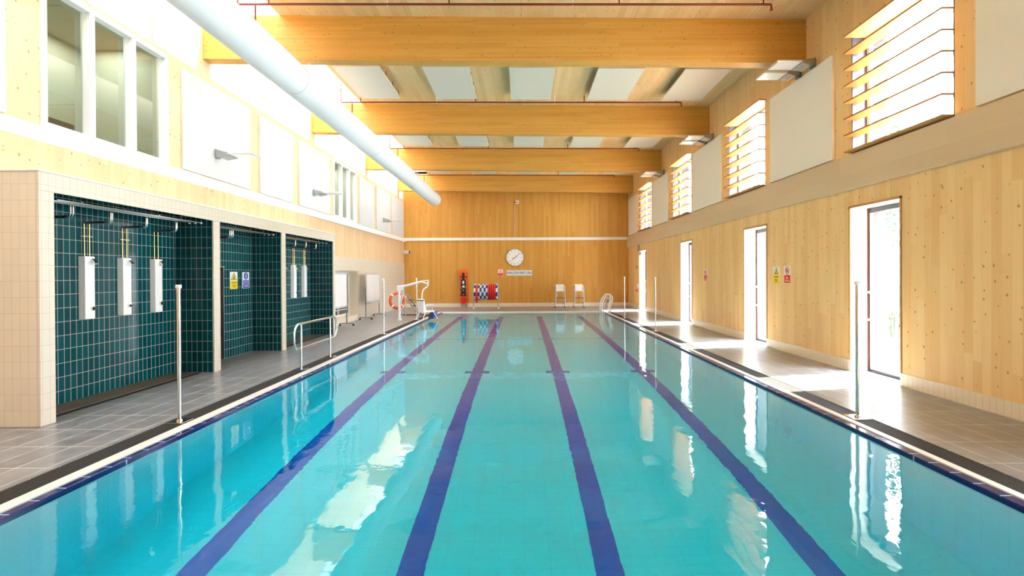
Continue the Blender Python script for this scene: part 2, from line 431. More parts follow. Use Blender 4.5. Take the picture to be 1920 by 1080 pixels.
def nose(mb, x0, x1, y0, y1): mb.box(x0, x1, y0, y1, -0.11, -0.010)
edge = [('overflow edge at left of pool', (-4.02, PL, PN, PF), 'navy'), ('overflow edge at right of pool', (PR, 3.97, PN, PF), 'navy'),
        ('overflow edge at far end of pool', (-4.02, 3.97, PF, PF + 0.09), 'strip_white'), ('near', (-4.02, 3.97, PN - 0.09, PN), 'navyx')]
for i, (d, e, mk) in enumerate(edge):
    mb = MB(); nose(mb, *e); struct(mb.build('trim_%d' % (i + 1), M[mk], bevel=0.006))
mb = MB()
mb.box(-4.15, -4.02, PN - 0.2, PF + 0.2, -0.11, 0.0); mb.box(3.97, 4.05, PN - 0.2, PF + 0.2, -0.11, 0.0)
mb.box(-4.02, 3.97, PF + 0.09, PF + 0.2, -0.11, 0.0); mb.box(-4.02, 3.97, PN - 0.2, PN - 0.09, -0.11, 0.0)
struct(mb.build('trim_5', M['strip_white']))
for nm, e, lab in (('l', (-4.42, -4.15, PN - 0.35, PF + 0.35), 'long black drainage grating along the left pool edge'),
                   ('r', (4.05, 4.31, PN - 0.35, PF + 0.35), 'long black drainage grating along the right pool edge'),
                   ('f', (-4.15, 4.05, PF + 0.2, PF + 0.35), 'black drainage grating across the far end of the pool')):
    o = MB().box(e[0] + 0.004, e[1] - 0.004, e[2], e[3], -0.12, -0.006).build('drainage_grating', M['grate'])
    tag(o, lab, 'grating')

# lane markings on the pool floor
for i, x in enumerate((-2.93, -1.03, 0.775, 2.68)):
    ys = (PN + 1.0, 23.87)
    t = thing('lane_marking', ('dark blue lane line on pool floor, leftmost of the four', 'dark blue lane line on pool floor, second from the left',
              'dark blue lane line on pool floor, second from the right', 'dark blue lane line on pool floor, rightmost of the four')[i],
              'lane marking', (x, 0, 0), group='lane lines on the pool floor')
    def slab(x0, x1, y0, y1, e=0.004):
        return MB().hexa([(x0, y0, zf(y0) - .002), (x1, y0, zf(y0) - .002), (x1, y1, zf(y1) - .002), (x0, y1, zf(y1) - .002),
                          (x0, y0, zf(y0) + e), (x1, y0, zf(y0) + e), (x1, y1, zf(y1) + e), (x0, y1, zf(y1) + e)])
    slab(-0.125, 0.125, *ys).build('stripe', M['laneblue'], t)
    for yy, L, th in ((23.87, 0.5, 0.12), (16.2, 0.25, 0.1), (11.3, 0.27, 0.2)):
        slab(-L, L, yy - th / 2, yy + th / 2, 0.006).build('crossbar', M['laneblue'], t)
for k, yy in enumerate((16.2, 21.1)):
    o = MB().hexa([(PL + .01, yy - .02, zf(yy) - .002), (PR - .01, yy - .02, zf(yy) - .002), (PR - .01, yy + .02, zf(yy) - .002), (PL + .01, yy + .02, zf(yy) - .002),
                   (PL + .01, yy - .02, zf(yy) + .003), (PR - .01, yy - .02, zf(yy) + .003), (PR - .01, yy + .02, zf(yy) + .003), (PL + .01, yy + .02, zf(yy) + .003)]).build('trim_%d' % (20 + k), M['laneblue'])
    struct(o)

# ------------------------------------------------------------------ right wall
holes = [(a, b, 0.0, 3.0) for a, b in LOWIN] + [(a, b, 3.98, 6.12) for a, b in HIWIN]
wr = MB()
holed(wr, 'x', XR, 6.36, YN, YF + 0.3, 0, 7.6, holes, 0)
holed(wr, 'x', 6.38, 6.68, YN, YF + 0.3, 0, 7.6, holes, 1)
struct(wr.build('wall_right', [M['wood'], M['brick']]))

mb = MB()                                          # white lining of the low window reveals
segs = []
y = YN
for a, b in LOWIN:
    segs.append((y, a)); y = b
segs.append((y, YF))
for i, (a, b) in enumerate(segs):
    struct(MB().box(XR - 0.012, XR + 0.01, a, b, 0, 0.205).build('baseboard_right' if i == 0 else 'baseboard_right.%03d' % i, M['skirt']))

for i, (a, b) in enumerate(LOWIN):
    wn = semp('window_%d' % (i + 1), (6.30, (a + b) / 2, 0))
    y0, y1 = a - (a + b) / 2, b - (a + b) / 2
    MB().box(-0.272, 0.06, y1 - 0.014, y1 + 0.01, 0.0, 3.0).box(-0.272, 0.06, y0 - 0.01, y0 + 0.014, 0.0, 3.0).box(-0.272, 0.06, y0, y1, 2.986, 3.01).build('lining', M['reveal'], wn)
    MB().box(-0.285, -0.266, y1 - 0.005, y1 + 0.028, 0.205, 3.03).box(-0.285, -0.266, y0 - 0.028, y0 + 0.005, 0.205, 3.03).box(-0.285, -0.266, y0 - 0.028, y1 + 0.028, 2.99, 3.03).build('edge_trim', M['edge_timber'], wn)
    fr = MB()
    fr.box(0.04, 0.11, y1 - 0.07, y1 - 0.014, 0.05, 2.90).box(0.04, 0.11, y0 + 0.014, y0 + 0.07, 0.05, 2.90).box(0.04, 0.11, y0, y1, 2.90, 2.986).box(0.04, 0.11, y0, y1, 0.0, 0.05)
    fr.build('frame', M['frame_dark'], wn)
    MB().box(0.028, 0.04, y1 - 0.04, y1 - 0.015, 0.03, 2.98).build('gasket', M['frame_rust'], wn)
    MB().box(0.07, 0.082, y0 + 0.06, y1 - 0.06, 0.05, 2.9).build('pane', M['glass'], wn)
    for hz in (0.95, 1.45):
        MB().box(0.0, 0.04, y1 - 0.10, y1 - 0.06, hz - 0.02, hz + 0.02).build('hinge', M['white'], wn)

# high windows with timber louvres
for i, (a, b) in enumerate(HIWIN):
    yc = (a + b) / 2; y0, y1 = a - yc, b - yc
    wn = semp('window_%d' % (i + 6), (6.03, yc, 0))
    MB().box(0.0, 0.34, y1 - 0.02, y1, 3.98, 6.12).box(0.0, 0.34, y0, y0 + 0.02, 3.98, 6.12).build('lining', [M['frame_dark']] , wn)
    fr = MB()
    fr.box(0.26, 0.33, y1 - 0.09, y1 - 0.02, 4.06, 6.03).box(0.26, 0.33, y0 + 0.02, y0 + 0.09, 4.06, 6.03).box(0.26, 0.33, y0, y1, 6.03, 6.12).box(0.26, 0.33, y0, y1, 3.98, 4.06)
    fr.build('frame', M['frame_white'], wn)
    MB().box(0.29, 0.302, y0 + 0.08, y1 - 0.08, 4.05, 6.04).build('pane', M['glass'], wn)
    MB().box(-0.165, 0.25, y0 - 0.04, y1 - 0.02, 6.085, 6.115).build('head_board', M['edge_timber'], wn)
    for k in range(7):
        z = 4.0 + 0.3 * k
        yy0, yy1 = y0 + 0.02, y1 - 0.02
        MB().prism([(-0.165, yy0 + 0.0), (-0.165, yy1 + 0.0), (0.105, yy1), (0.105, yy0)], 'z', z - 0.013, z + 0.013).build('louvre', M['louvre'] if k else M['edge_timber'], wn)

led = MB().box(5.955, XR + 0.002, YN, YF - 0.002, 3.33, 3.95)
struct(led.build('trim_6', M['ledger']))

# acoustic panels on the right wall
RP = [(4.25, 6.65, 'nearest the camera, cut by the right picture edge'), (9.72, 12.17, 'between the first and second louvred windows from the camera'),
      (15.18, 17.68, 'between the second and third louvred windows'), (20.75, 23.2, 'between the third and fourth louvred windows'), (26.1, 28.45, 'in the far right corner past the last louvred window')]
for a, b, d in RP:
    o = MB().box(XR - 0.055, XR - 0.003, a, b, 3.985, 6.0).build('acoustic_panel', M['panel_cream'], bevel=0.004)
    tag(o, 'cream acoustic panel on right wall ' + d.split(',')[0], 'acoustic panel', 'acoustic panels on the right wall')

# ------------------------------------------------------------------ far and near wall
struct(MB().box(XL - 0.3, XR + 0.3, YF, YF + 0.25, 0, 7.7).build('wall_far', M['woodfar_shaded']))
struct(MB().box(XL - 0.3, XR + 0.65, YN - 0.25, YN, 0, 7.7).build('wall_near', M['wood']))
struct(MB().box(XL, XR, YF - 0.02, YF + 0.01, 0, 0.205).build('baseboard_far', M['skirt']))
struct(MB().box(XL, 5.95, YF - 0.07, YF + 0.01, 3.77, 3.93).build('trim_7', M['white'], bevel=0.005))

# ------------------------------------------------------------------ left wall
LW = [(7.07, 9.6), (18.0, 20.5)]
holes = [(a, b, 3.92, 6.0) for a, b in LW] + [(16.9, 20.6, 0.0, 1.97)]
wl = MB()
holed(wl, 'x', XL - 0.2, XL, YN, YF, 0, 8.0, holes, 0)
struct(wl.build('wall_left', [M['woodleft']]))
mb = MB(); holed(mb, 'x', XL - 0.01, XL + 0.02, 15.6, YF, 0.0, 2.5, [(16.9, 20.6, 0.0, 1.97)])
struct(mb.build('wall_left_dado', M['beige'])); 
struct(MB().box(XL - 0.005, XL + 0.09, YN, YF, 3.70, 3.90).build('trim_8', M['white'], bevel=0.005))
# recess with glazing in the dado
wn = semp('window_11', (XL, 18.75, 0))
MB().box(-0.42, 0.02, 1.83, 1.87, 0, 1.97).box(-0.42, 0.02, -1.87, -1.83, 0, 1.97).box(-0.42, 0.02, -1.85, 1.85, 1.95, 1.99).box(-0.42, 0.02, -1.85, 1.85, -0.01, 0.22).build('lining', M['beigewall'], wn)
fr = MB().box(-0.4, -0.34, -1.83, 1.83, 0.22, 0.3).box(-0.4, -0.34, -1.83, 1.83, 1.88, 1.95)
for y in (-1.80, -0.55, 0.62, 1.79): fr.box(-0.4, -0.34, y - 0.035, y + 0.035, 0.3, 1.88)
fr.build('frame', M['frame_white'], wn)
MB().box(-0.375, -0.365, -1.8, 1.8, 0.25, 1.93).build('pane', M['glass2'], wn)
MB().box(-1.6, -1.5, -2.0, 2.0, 0, 2.1).box(-1.5, -0.43, -2.0, -1.9, 0, 2.1).box(-1.5, -0.43, 1.9, 2.0, 0, 2.1).box(-1.5, -0.43, -2, 2, 2.0, 2.1).box(-1.5, -0.43, -2, 2, -0.1, 0.0).build('corridor', M['gallery'], wn)

for i, (a, b) in enumerate(LW):
    yc = (a + b) / 2; hw = (b - a) / 2
    wn = semp('window_%d' % (12 + i), (XL, yc, 0))
    fr = MB().box(-0.12, 0.035, -hw, hw, 3.92, 4.0).box(-0.12, 0.035, -hw, hw, 5.92, 6.0)
    ws = [-hw + 0.04, -hw / 3, hw / 3, hw - 0.04]
    for y in ws: fr.box(-0.12, 0.035, y - 0.045, y + 0.045, 4.0, 5.92)
    fr.build('frame', M['frame_white'], wn, bevel=0.004)
    for k in range(3):
        MB().box(-0.10, -0.09, ws[k] + 0.04, ws[k + 1] - 0.04, 3.99, 5.93).build('pane', M['glass2'], wn)
    MB().box(-1.9, -1.8, -hw - .3, hw + .3, 3.5, 6.3).box(-1.8, -.21, -hw - .3, -hw - .2, 3.5, 6.3).box(-1.8, -.21, hw + .2, hw + .3, 3.5, 6.3).box(-1.8, -.21, -hw - .3, hw + .3, 6.2, 6.3).box(-1.8, -.21, -hw - .3, hw + .3, 3.4, 3.5, ).build('gallery_room', M['gallery'], wn)
    ld = bpy.data.lights.new('gallery_fill', 'AREA'); ld.shape = 'RECTANGLE'; ld.size = 0.8; ld.size_y = 2 * hw; ld.energy = 14; ld.color = (0.95, 1.0, 0.92)  # unseen fill light, added to brighten the room behind the panes
    lo = bpy.data.objects.new('gallery_fill', ld); COL.objects.link(lo); lo.location = (XL - 1.1, yc, 6.18)
    MB().box(-1.795, -1.2, -hw * .2, hw * .5, 3.5, 4.5).build('gallery_counter', M['galldark'], wn)

LP = [(4.1, 6.56, 'nearest the camera, cut by the left picture edge'), (9.99, 12.44, 'just past the large near gallery window'), (12.92, 14.74, 'second past the large near gallery window'),
      (15.2, 17.6, 'just before the far gallery window'), (20.86, 22.78, 'just past the far gallery window'), (23.2, 25.6, 'second past the far gallery window'), (26.0, 28.4, 'last one before the far left corner')]
for a, b, d in LP:
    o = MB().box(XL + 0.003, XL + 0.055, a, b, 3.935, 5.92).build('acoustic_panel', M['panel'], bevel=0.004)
    tag(o, 'white acoustic panel on left wall, ' + d.split(',')[0], 'acoustic panel', 'acoustic panels on the left wall')

# ------------------------------------------------------------------ shower block
XB, XS = -6.53, -5.80
OP = [(6.25, 9.47), (9.67, 12.15), (12.35, 15.45)]
sh = MB(); holed(sh, 'x', XS - 0.03, XS, 6.05, 15.6, 0, 3.08, [(a, b, 0, 2.85) for a, b in OP])
sh.box(XL, XS - 0.03, 6.05, 6.22, 0, 3.08); sh.box(XL, XS - 0.03, 15.48, 15.6, 0, 3.08)
struct(sh.build('wall_shower', M['beige'], bevel=0.006))
struct(MB().box(XL, XS + 0.012, 6.038, 15.612, 3.08, 3.10).build('trim_9', M['white']))
mb = MB(); holed(mb, 'x', XB - 0.06, XB, 6.22, 15.48, 0, 3.08, [(9.7, 11.03, 0, 2.0)])
for a, b in ((9.47, 9.67), (12.15, 12.35), (15.45, 15.48), (6.22, 6.25)): mb.box(XB, XS - 0.03, a, b, 0, 3.0)
mb.box(XL - 1.0, XB - 0.06, 9.55, 9.7, 0, 2.1).box(XL - 1.0, XB - 0.06, 11.03, 11.1, 0, 2.1)
struct(mb.build('wall_shower_back', M['teal']))
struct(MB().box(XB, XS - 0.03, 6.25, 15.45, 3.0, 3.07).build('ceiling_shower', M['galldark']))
struct(MB().box(XB - 0.09, XB - 0.002, 11.005, 11.04, 0, 2.02).box(XB - 0.06, XB + 0.004, 9.7, 11.04, 2.0, 2.02).build('trim_10', M['steel']))
struct(MB().box(XB - 0.20, XB - 0.065, 9.7, 11.03, 0, 2.0).build('doorway_dark', M['dark']))  # black slab in the open doorway, stands in for the passage's darkness
for a, b in (OP[0], OP[2]):
    o = MB().box(XB, -6.11, a, b, 0.001, 0.012).build('shower_step', M['strip'])
    struct(o)
    g = MB().box(-6.10, -6.0, a + 0.02, b - 0.05, 0.001, 0.006)
    tag(g.build('floor_drain', M['grate']), 'narrow dark floor drain in the %s shower alcove' % ('near' if a < 8 else 'far'), 'drain', 'shower floor drains')

def shower(loc, label):
    t = thing('shower_panel', label, 'shower', loc, 0, 'wall shower panels')
    # body: bevelled prism with sloping sides
    v = []
    body = MB()
    z0, z1 = 1.18, 2.11
    body.prism([(0.0, -0.105), (0.085, -0.085), (0.085, 0.085), (0.0, 0.105)], 'z', z0, z1)
    body.build('body', M['white'], t, bevel=0.006)
    hd = MB().cyl((0.085, 0.03, 2.06), (1, 0, 0), 0.022, 0.02, 16).tube([(0.10, 0.03, 2.06), (0.13, 0.03, 2.04), (0.16, 0.03, 2.0)], [0.02, 0.022, 0.026], 14)
    hd.build('shower_head', M['chrome'], t)
    MB().cyl((0.085, 0.03, 1.33), (1, 0, 0), 0.032, 0.03, 18).build('push_button_collar', M['chrome'], t)
    MB().cyl((0.115, 0.03, 1.33), (1, 0, 0), 0.022, 0.025, 18).build('push_button', M['black'], t)
    MB().tube([(0.04, -0.045, 2.11), (0.04, -0.045, 2.60)], 0.009, 10).build('supply_pipe', M['copper'], t)
    MB().tube([(0.04, 0.045, 2.11), (0.04, 0.045, 2.60)], 0.009, 10).build('supply_pipe', M['copper'], t)
    MB().box(0.0, 0.055, -0.09, -0.06, 2.40, 2.412).box(0.03, 0.05, -0.1, 0.1, 2.40, 2.412).build('pipe_clip', M['chrome'], t)
    MB().tube([(0.04, -0.05, 2.60), (0.05, 0.0, 2.61), (0.22, 0.03, 2.62), (0.33, 0.03, 2.62)], 0.019, 12).build('hose', M['black'], t)
    for dy in (0.02, 0.05):
        MB().tube([(0.30, dy, 2.62), (0.35, dy, 2.60), (0.375, dy, 2.63), (0.38, dy, 2.70), (0.38, dy, 2.77)], 0.011, 10).build('drop_pipe', M['chrome'], t)
    return t
names = ['white shower panel in near alcove, closest to the camera', 'white shower panel in near alcove, middle of three', 'white shower panel in near alcove, third and farthest',
         'white shower panel in farthest alcove, half hidden by the pillar', 'white shower panel in farthest alcove, middle of three', 'white shower panel in farthest alcove, nearest the pool end']
sp = shower((XB, 7.51, 0), names[0])
for n_, y in zip(names[1:], (8.22, 8.93, 13.62, 14.29, 14.98)): dup(sp, (XB, y, 0), n_)

def rails(y0, y1, label):
    t = thing('pipe_rail', label, 'pipes', ((-6.04), y0, 2.79), 0, 'chrome pipe rails in the showers')
    for dx in (-0.11, 0, 0.11):
        pr = MB().tube([(dx, 0, 0), (dx, y1 - y0, 0)], 0.011, 10).build('pipe', M['chrome'], t)
        MB().cyl((dx, y1 - y0 - 0.005, 0), (0, 1, 0), 0.02, 0.02, 14).build('end_cap', M['white'], pr)
    n = 4
    for k in range(n):
        y = (y1 - y0) * (k + 0.5) / n
        MB().tube([(0, y, 0.21), (0, y, 0.0)], 0.006, 8).box(-0.13, 0.13, y - 0.012, y + 0.012, 0.012, 0.018).build('hanger', M['chrome'], t)
rails(6.42, 9.3, 'triple chrome pipe rail under ceiling of near shower alcove')
rails(9.8, 12.0, 'triple chrome pipe rail under ceiling of middle alcove')
rails(12.45, 15.25, 'triple chrome pipe rail under ceiling of farthest shower alcove')
t = thing('pipe_bend', 'black pipe with chrome bends on rails of middle alcove', 'pipe', (XB, 10.6, 2.62))
MB().tube([(0.0, 0, 0), (0.2, 0, 0), (0.36, 0, 0)], 0.02, 12).build('hose', M['black'], t)
for d in (-0.06, 0, 0.06): MB().tube([(0.34, d, -0.01), (0.39, d, -0.0), (0.41, d, 0.05), (0.41, d, 0.155)], 0.013, 10).build('bend', M['chrome'], t)
t = thing('pipe_bend', 'black pipe with chrome bend at near end of first alcove', 'pipe', (XB, 6.85, 2.62))
MB().tube([(0.0, 0, 0), (0.2, 0, 0), (0.36, 0, 0)], 0.02, 12).build('hose', M['black'], t)
for d in (-0.02, 0.02): MB().tube([(0.34, d, -0.01), (0.39, d, -0.0), (0.41, d, 0.05), (0.41, d, 0.155)], 0.011, 10).build('bend', M['chrome'], t)

# ------------------------------------------------------------------ signs
def sign(loc, rz, w_, h_, style, label, group=None):
    t = thing('wall_sign', label, 'sign', loc, rz, group)
    MB().prism(rrect(-w_ / 2, w_ / 2, -h_ / 2, h_ / 2, 0.012, 3), 'y', -0.006, 0).build('plate', M['signwhite'], t)
    e = -0.0075
    def blk(z0, z1, m, name='panel', mg=0.02):
        MB().prism(rrect(-w_ / 2 + mg, w_ / 2 - mg, z0, z1, 0.012, 3), 'y', e, -0.005).build(name, M[m], t)
    H = h_
    if style == 'caution':
        blk(-H / 2 + 0.0, -0.005, 'yellow', mg=0.006)
        a = 0.115
        MB().prism([(-a, 0.012), (a, 0.012), (0, 0.18)], 'y', e, -0.005).build('triangle', M['ink'], t)
        MB().prism([(-a + .022, 0.024), (a - .022, 0.024), (0, 0.156)], 'y', e - .002, -0.005).build('triangle_fill', M['yellow'], t)
        MB().tube([(-0.04, e - .003, 0.035), (-0.01, e - .003, 0.06), (0.012, e - .003, 0.085)], 0.008, 6).tube([(-0.01, e - .003, 0.06), (0.035, e - .003, 0.04)], 0.006, 6).cyl((0.02, e - .004, 0.10), (0, 1, 0), 0.012, 0.003, 10).build('pictogram', M['ink'], t)
        text('lettering', 'Caution', 0.065, (0, e - 0.001, -0.045), M['ink'], t)
        text('lettering', 'Slippery\nsurface', 0.042, (0, e - 0.001, -0.13), M['ink'], t)
    elif style == 'blue':
        MB().cyl((0, e, 0.10), (0, 1, 0), 0.085, 0.003, 28).build('disc', M['signblue'], t)
        MB().cyl((0, e - .002, 0.155), (0, 1, 0), 0.015, 0.003, 12).prism([(-.02, .125), (.02, .125), (.012, .035), (-.012, .035)], 'y', e - .002, e).build('pictogram', M['signwhite'], t)
        blk(-0.065, -0.0, 'signblue'); blk(-0.185, -0.075, 'signblue')
        text('lettering', 'Please shower', 0.033, (0, e - 0.001, -0.033), M['signwhite'], t)
        text('lettering', 'before using\nthe pool', 0.036, (0, e - 0.001, -0.13), M['signwhite'], t)
    else:
        ring = MB(); c = (0, 0.095)
        ring.tube([(c[0] + 0.075 * math.cos(2 * PI * k / 28), e, c[1] + 0.075 * math.sin(2 * PI * k / 28)) for k in range(28)], 0.008, 6, closed=True)
        ring.tube([(-0.053, e, c[1] + 0.053), (0.053, e, c[1] - 0.053)], 0.008, 6)
        ring.build('prohibition_ring', M['signred'], t)
        MB().cyl((-0.01, e, 0.125), (0, 1, 0), 0.013, 0.003, 10).tube([(-0.03, e, 0.10), (0.01, e, 0.085), (0.04, e, 0.11)], 0.007, 6).tube([(0.0, e, 0.09), (-0.02, e, 0.055)], 0.007, 6).build('pictogram', M['ink'], t)
        blk(-H / 2 + 0.012, -0.005, 'signred', mg=0.014)
        text('lettering', style, 0.075 if len(style) < 12 else 0.05, (0, e - 0.001, -0.10), M['signwhite'], t)
    return t
sign((XR - 0.001, 11.97, 1.77), R(-90), 0.32, 0.39, 'caution', 'yellow caution sign with triangle on right wall beside window', 'safety signs')
sign((XR - 0.001, 11.475, 1.77), R(-90), 0.29, 0.39, 'No\ndiving', 'red and white no diving sign on right wall', 'safety signs')
sign((XR - 0.001, 16.6, 1.765), R(-90), 0.3, 0.39, 'No\nrunning', 'red and white sign alone between middle windows on right wall', 'safety signs')
sign((XB + 0.001, 11.385, 1.71), R(90), 0.29, 0.39, 'caution', 'yellow caution sign on dark tiles of middle alcove', 'safety signs')
sign((XB + 0.001, 11.88, 1.71), R(90), 0.29, 0.38, 'blue', 'blue and white shower instruction sign on dark tiles', 'safety signs')
sign((-1.26, YF - 0.001, 1.915), 0, 0.29, 0.41, 'No\nrunning', 'small red and white prohibition sign on far wall below clock', 'safety signs')
t = thing('depth_sign', 'long pale sign reading SHALLOW END 1.35m on far wall', 'sign', (-0.19, YF - 0.001, 1.917))
MB().box(-0.725, 0.725, -0.012, 0, -0.15, 0.15).build('plate', M['signpale'], t)
text('lettering', 'SHALLOW END 1.35m', 0.185, (0, -0.014, 0), M['ink'], t, sx=0.78, bold=0.002)

# ------------------------------------------------------------------ clock on far wall
t = thing('pace_clock', 'large round white pace clock on far wood wall', 'clock', (-0.434, YF - 0.001, 2.79))
MB().cyl((0, -0.07, 0), (0, 1, 0), 0.485, 0.07, 48).build('face', M['signwhite'], t)
MB().tube([(0.485 * math.cos(2 * PI * k / 48), -0.055, 0.485 * math.sin(2 * PI * k / 48)) for k in range(48)], 0.02, 8, closed=True).build('rim', M['grey'], t)
for k in range(12):
    mk = MB()
    a = 2 * PI * k / 12; l = 0.05; ww = 0.012
    c, s_ = math.cos(a), math.sin(a); r0 = 0.45
    q = [((r0) * c - ww * s_, (r0) * s_ + ww * c), ((r0) * c + ww * s_, (r0) * s_ - ww * c), ((r0 - l) * c + ww * s_, (r0 - l) * s_ - ww * c), ((r0 - l) * c - ww * s_, (r0 - l) * s_ + ww * c)]
    mk.prism(q, 'y', -0.074, -0.069); mk.build('hour_mark', M['ink'], t)
for k, n_ in enumerate((60, 5, 10, 15, 20, 25, 30, 35, 40, 45, 50, 55)):
    a = PI / 2 - 2 * PI * k / 12
    text('numeral', str(n_), 0.085, (0.35 * math.cos(a), -0.072, 0.35 * math.sin(a)), M['grey'], t)
def hand(a, L, tail, w_, m, name, y):
    c, s_ = math.cos(R(a)), math.sin(R(a))
    MB().prism([(-tail * c - w_ * s_, -tail * s_ + w_ * c), (-tail * c + w_ * s_, -tail * s_ - w_ * c), (L * c + w_ * .5 * s_, L * s_ - w_ * .5 * c), (L * c - w_ * .5 * s_, L * s_ + w_ * .5 * c)], 'y', y - .004, y).build(name, M[m], t)
hand(42, 0.42, 0.05, 0.014, 'ink', 'minute_hand', -0.078)
hand(222, 0.40, 0.02, 0.010, 'signred', 'second_hand', -0.083)
hand(25, 0.10, 0.16, 0.016, 'ink', 'hour_hand', -0.074)
# conduit and sounder above
t = thing('alarm_sounder', 'small red and white alarm sounder with conduit high on far wall', 'alarm', (-0.44, YF - 0.001, 3.93))
MB().tube([(0, -0.02, 0.0), (0, -0.02, 1.95)], 0.012, 8).build('conduit', M['lgrey'], t)
MB().cyl((0.0, -0.1, 2.0), (0, 1, 0), 0.05, 0.1, 16).build('beacon', M['red'], t)
MB().box(0.06, 0.25, -0.1, 0, 1.91, 2.09).build('housing', M['white'], t, bevel=0.02)
MB().box(0.09, 0.22, -0.105, -0.1, 1.98, 2.02).build('grille', M['black'], t)

# ------------------------------------------------------------------ ceiling and beams
BY = [5.15, 10.69, 16.2, 21.8, 27.4]
cm = MB()
cm.hexa([(SKX, YN, zc(SKX)), (XR + .3, YN, zc(XR)), (XR + .3, YF, zc(XR)), (SKX, YF, zc(SKX)), (SKX, YN, zc(SKX) + .25), (XR + .3, YN, zc(XR) + .25), (XR + .3, YF, zc(XR) + .25), (SKX, YF, zc(SKX) + .25)])
struct(cm.build('ceiling', M['ceil']))
bl = ['glulam roof beam across the hall nearest overhead', 'large glulam roof beam closest in view, at top of picture', 'glulam roof beam second in view from the camera',
      'glulam roof beam third in view from the camera', 'farthest glulam roof beam just in front of the far wall']
for y, lb in zip(BY, bl):
    h = 0.93
    a, b = zc(XL), zc(XR)
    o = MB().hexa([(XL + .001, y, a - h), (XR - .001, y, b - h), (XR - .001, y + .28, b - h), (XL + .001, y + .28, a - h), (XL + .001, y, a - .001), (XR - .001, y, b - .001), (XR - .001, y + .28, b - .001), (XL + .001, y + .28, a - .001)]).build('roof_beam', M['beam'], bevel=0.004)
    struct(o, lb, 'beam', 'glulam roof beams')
# skylight
sk = semp('window_14', (0, 0, 0))
MB().box(SKX - 0.001, SKX + 0.15, YN, YF, 7.57, 7.9).box(XL - 0.2, SKX, YF, YF + .15, 7.3, 7.9).box(XL - 0.2, SKX, YN - .15, YN, 7.3, 7.9).build('upstand', M['white'], sk)
for k in range(24):
    y = YN + 0.7 + k * 1.38
    MB().box(XL, SKX, y - 0.02, y + 0.02, 7.82, 7.88).build('glazing_bar', M['lgrey'], sk)
MB().box(XL, SKX, YN, YF, 7.89, 7.90).build('pane', M['skyglass'], sk)

# hung wood-wool panels
px = [-4.22, -1.94, 0.27, 2.54, 4.76]
rows = ['in nearest bay at top edge of picture', 'in bay between first and second roof beams', 'in bay between second and third roof beams', 'in bay between third and fourth roof beams']
cols = ['leftmost of five', 'second from left of five', 'middle of five', 'fourth from left of five', 'rightmost of five']
pm = None
for j, y in enumerate((7.25, 12.8, 18.35, 23.95)):
    for i, x in enumerate(px):
        lb = 'grey wood-wool ceiling panel %s, %s' % (rows[j], cols[i])
        z = zc(x) - 0.20
        if pm is None:
            pm = thing('ceiling_panel', lb, 'ceiling panel', (x, y, z), 0, 'hung ceiling panels')
            MB().box(-0.59, 0.59, 0, 2.32, 0, 0.04).build('board', M['felt'], pm)
            for hx in (-0.4, 0.4, 0.57):
                for hy in (0.05, 0.8, 1.5, 2.2):
                    MB().tube([(hx, hy, 0.04), (hx, hy, 0.20)], 0.008, 6).build('hanger', M['black'], pm)
        else: dup(pm, (x, y, z), lb)

# sprinkler pipes
def sprink(loc, lb):
    t = thing('sprinkler_pipe', lb, 'sprinkler pipe', loc, 0, 'red sprinkler pipes')
    MB().tube([(-5.5, 0, 0), (4.83, 0, -0.06)], 0.022, 10).tube([(-5.5, 0, 0.0), (-5.5, 0, 0.55)], 0.018, 8).tube([(-5.16, 0, 0), (-5.16, 0, -0.36)], 0.018, 8).build('pipe', M['sprinkler'], t)
    for x in (-4.9, -1.4, 1.9, 4.7):
        zz = -0.03 * (x + 5.5) / 5
        MB().tube([(x, 0, zz), (x, 0, zc(x) - loc[2])], 0.014, 8).build('riser', M['sprinkler'], t)
    for x in (-2.6, 1.0, 3.9):
        MB().tube([(x, 0, -0.06), (x, 0, zc(x) - loc[2])], 0.011, 8).build('clip', M['white'], t)
    MB().tube([(4.83, 0, -0.06), (4.85, 0, -0.06), (4.85, 0, -0.15)], 0.018, 8).cyl((4.85, 0, -0.17), (0, 0, 1), 0.035, 0.01, 10).build('sprinkler_head', M['sprinkler'], t)
    return t
s1 = sprink((0, 9.8, 7.08), 'red sprinkler pipe under ceiling at top edge of picture')
for y, lb in ((15.35, 'red sprinkler pipe in front of second roof beam'), (20.95, 'red sprinkler pipe in front of third roof beam'), (26.55, 'red sprinkler pipe in front of farthest roof beam')):
    dup(s1, (0, y, 7.08), lb)

# ------------------------------------------------------------------ duct
t = thing('air_duct', 'long round white fabric air duct hanging under the roof at left', 'duct', (-4.57, YN, 5.76))
L = 26.4 - YN
MB().tube([(0, 0.02, 0), (0, L - 0.02, 0)], 0.32, 56).build('duct_tube', M['duct'], t)
MB().tube([(0, L - 0.03, 0), (0, L + 0.005, 0), (0, L + 0.02, 0), (0, L + 0.03, 0)], [0.322, 0.318, 0.29, 0.02], 56).build('end_cap', M['duct'], t)
for y in (4.85, 10.1, 15.35, 20.6, 24.5):
    MB().tube([(0, y - YN - 0.012, 0), (0, y - YN + 0.012, 0)], 0.3225, 56).build('seam', M['lgrey'], t)
hl = MB()
for k in range(170):
    y = 3 + k * 0.13
    for a in (-12, -4):
        hl.cyl((0.3195 * math.cos(R(a)), y - YN, 0.3195 * math.sin(R(a))), (math.cos(R(a)), 0, math.sin(R(a))), 0.007, 0.002, 6)
o = hl.build('perforation', M['white'], t); o['kind'] = 'stuff'
for y in BY:
    MB().tube([(0, y + .14 - YN, 0.31), (0, y + .14 - YN, zc(-4.57) - 0.93 - 5.76)], 0.006, 6).build('hanger', M['lgrey'], t)

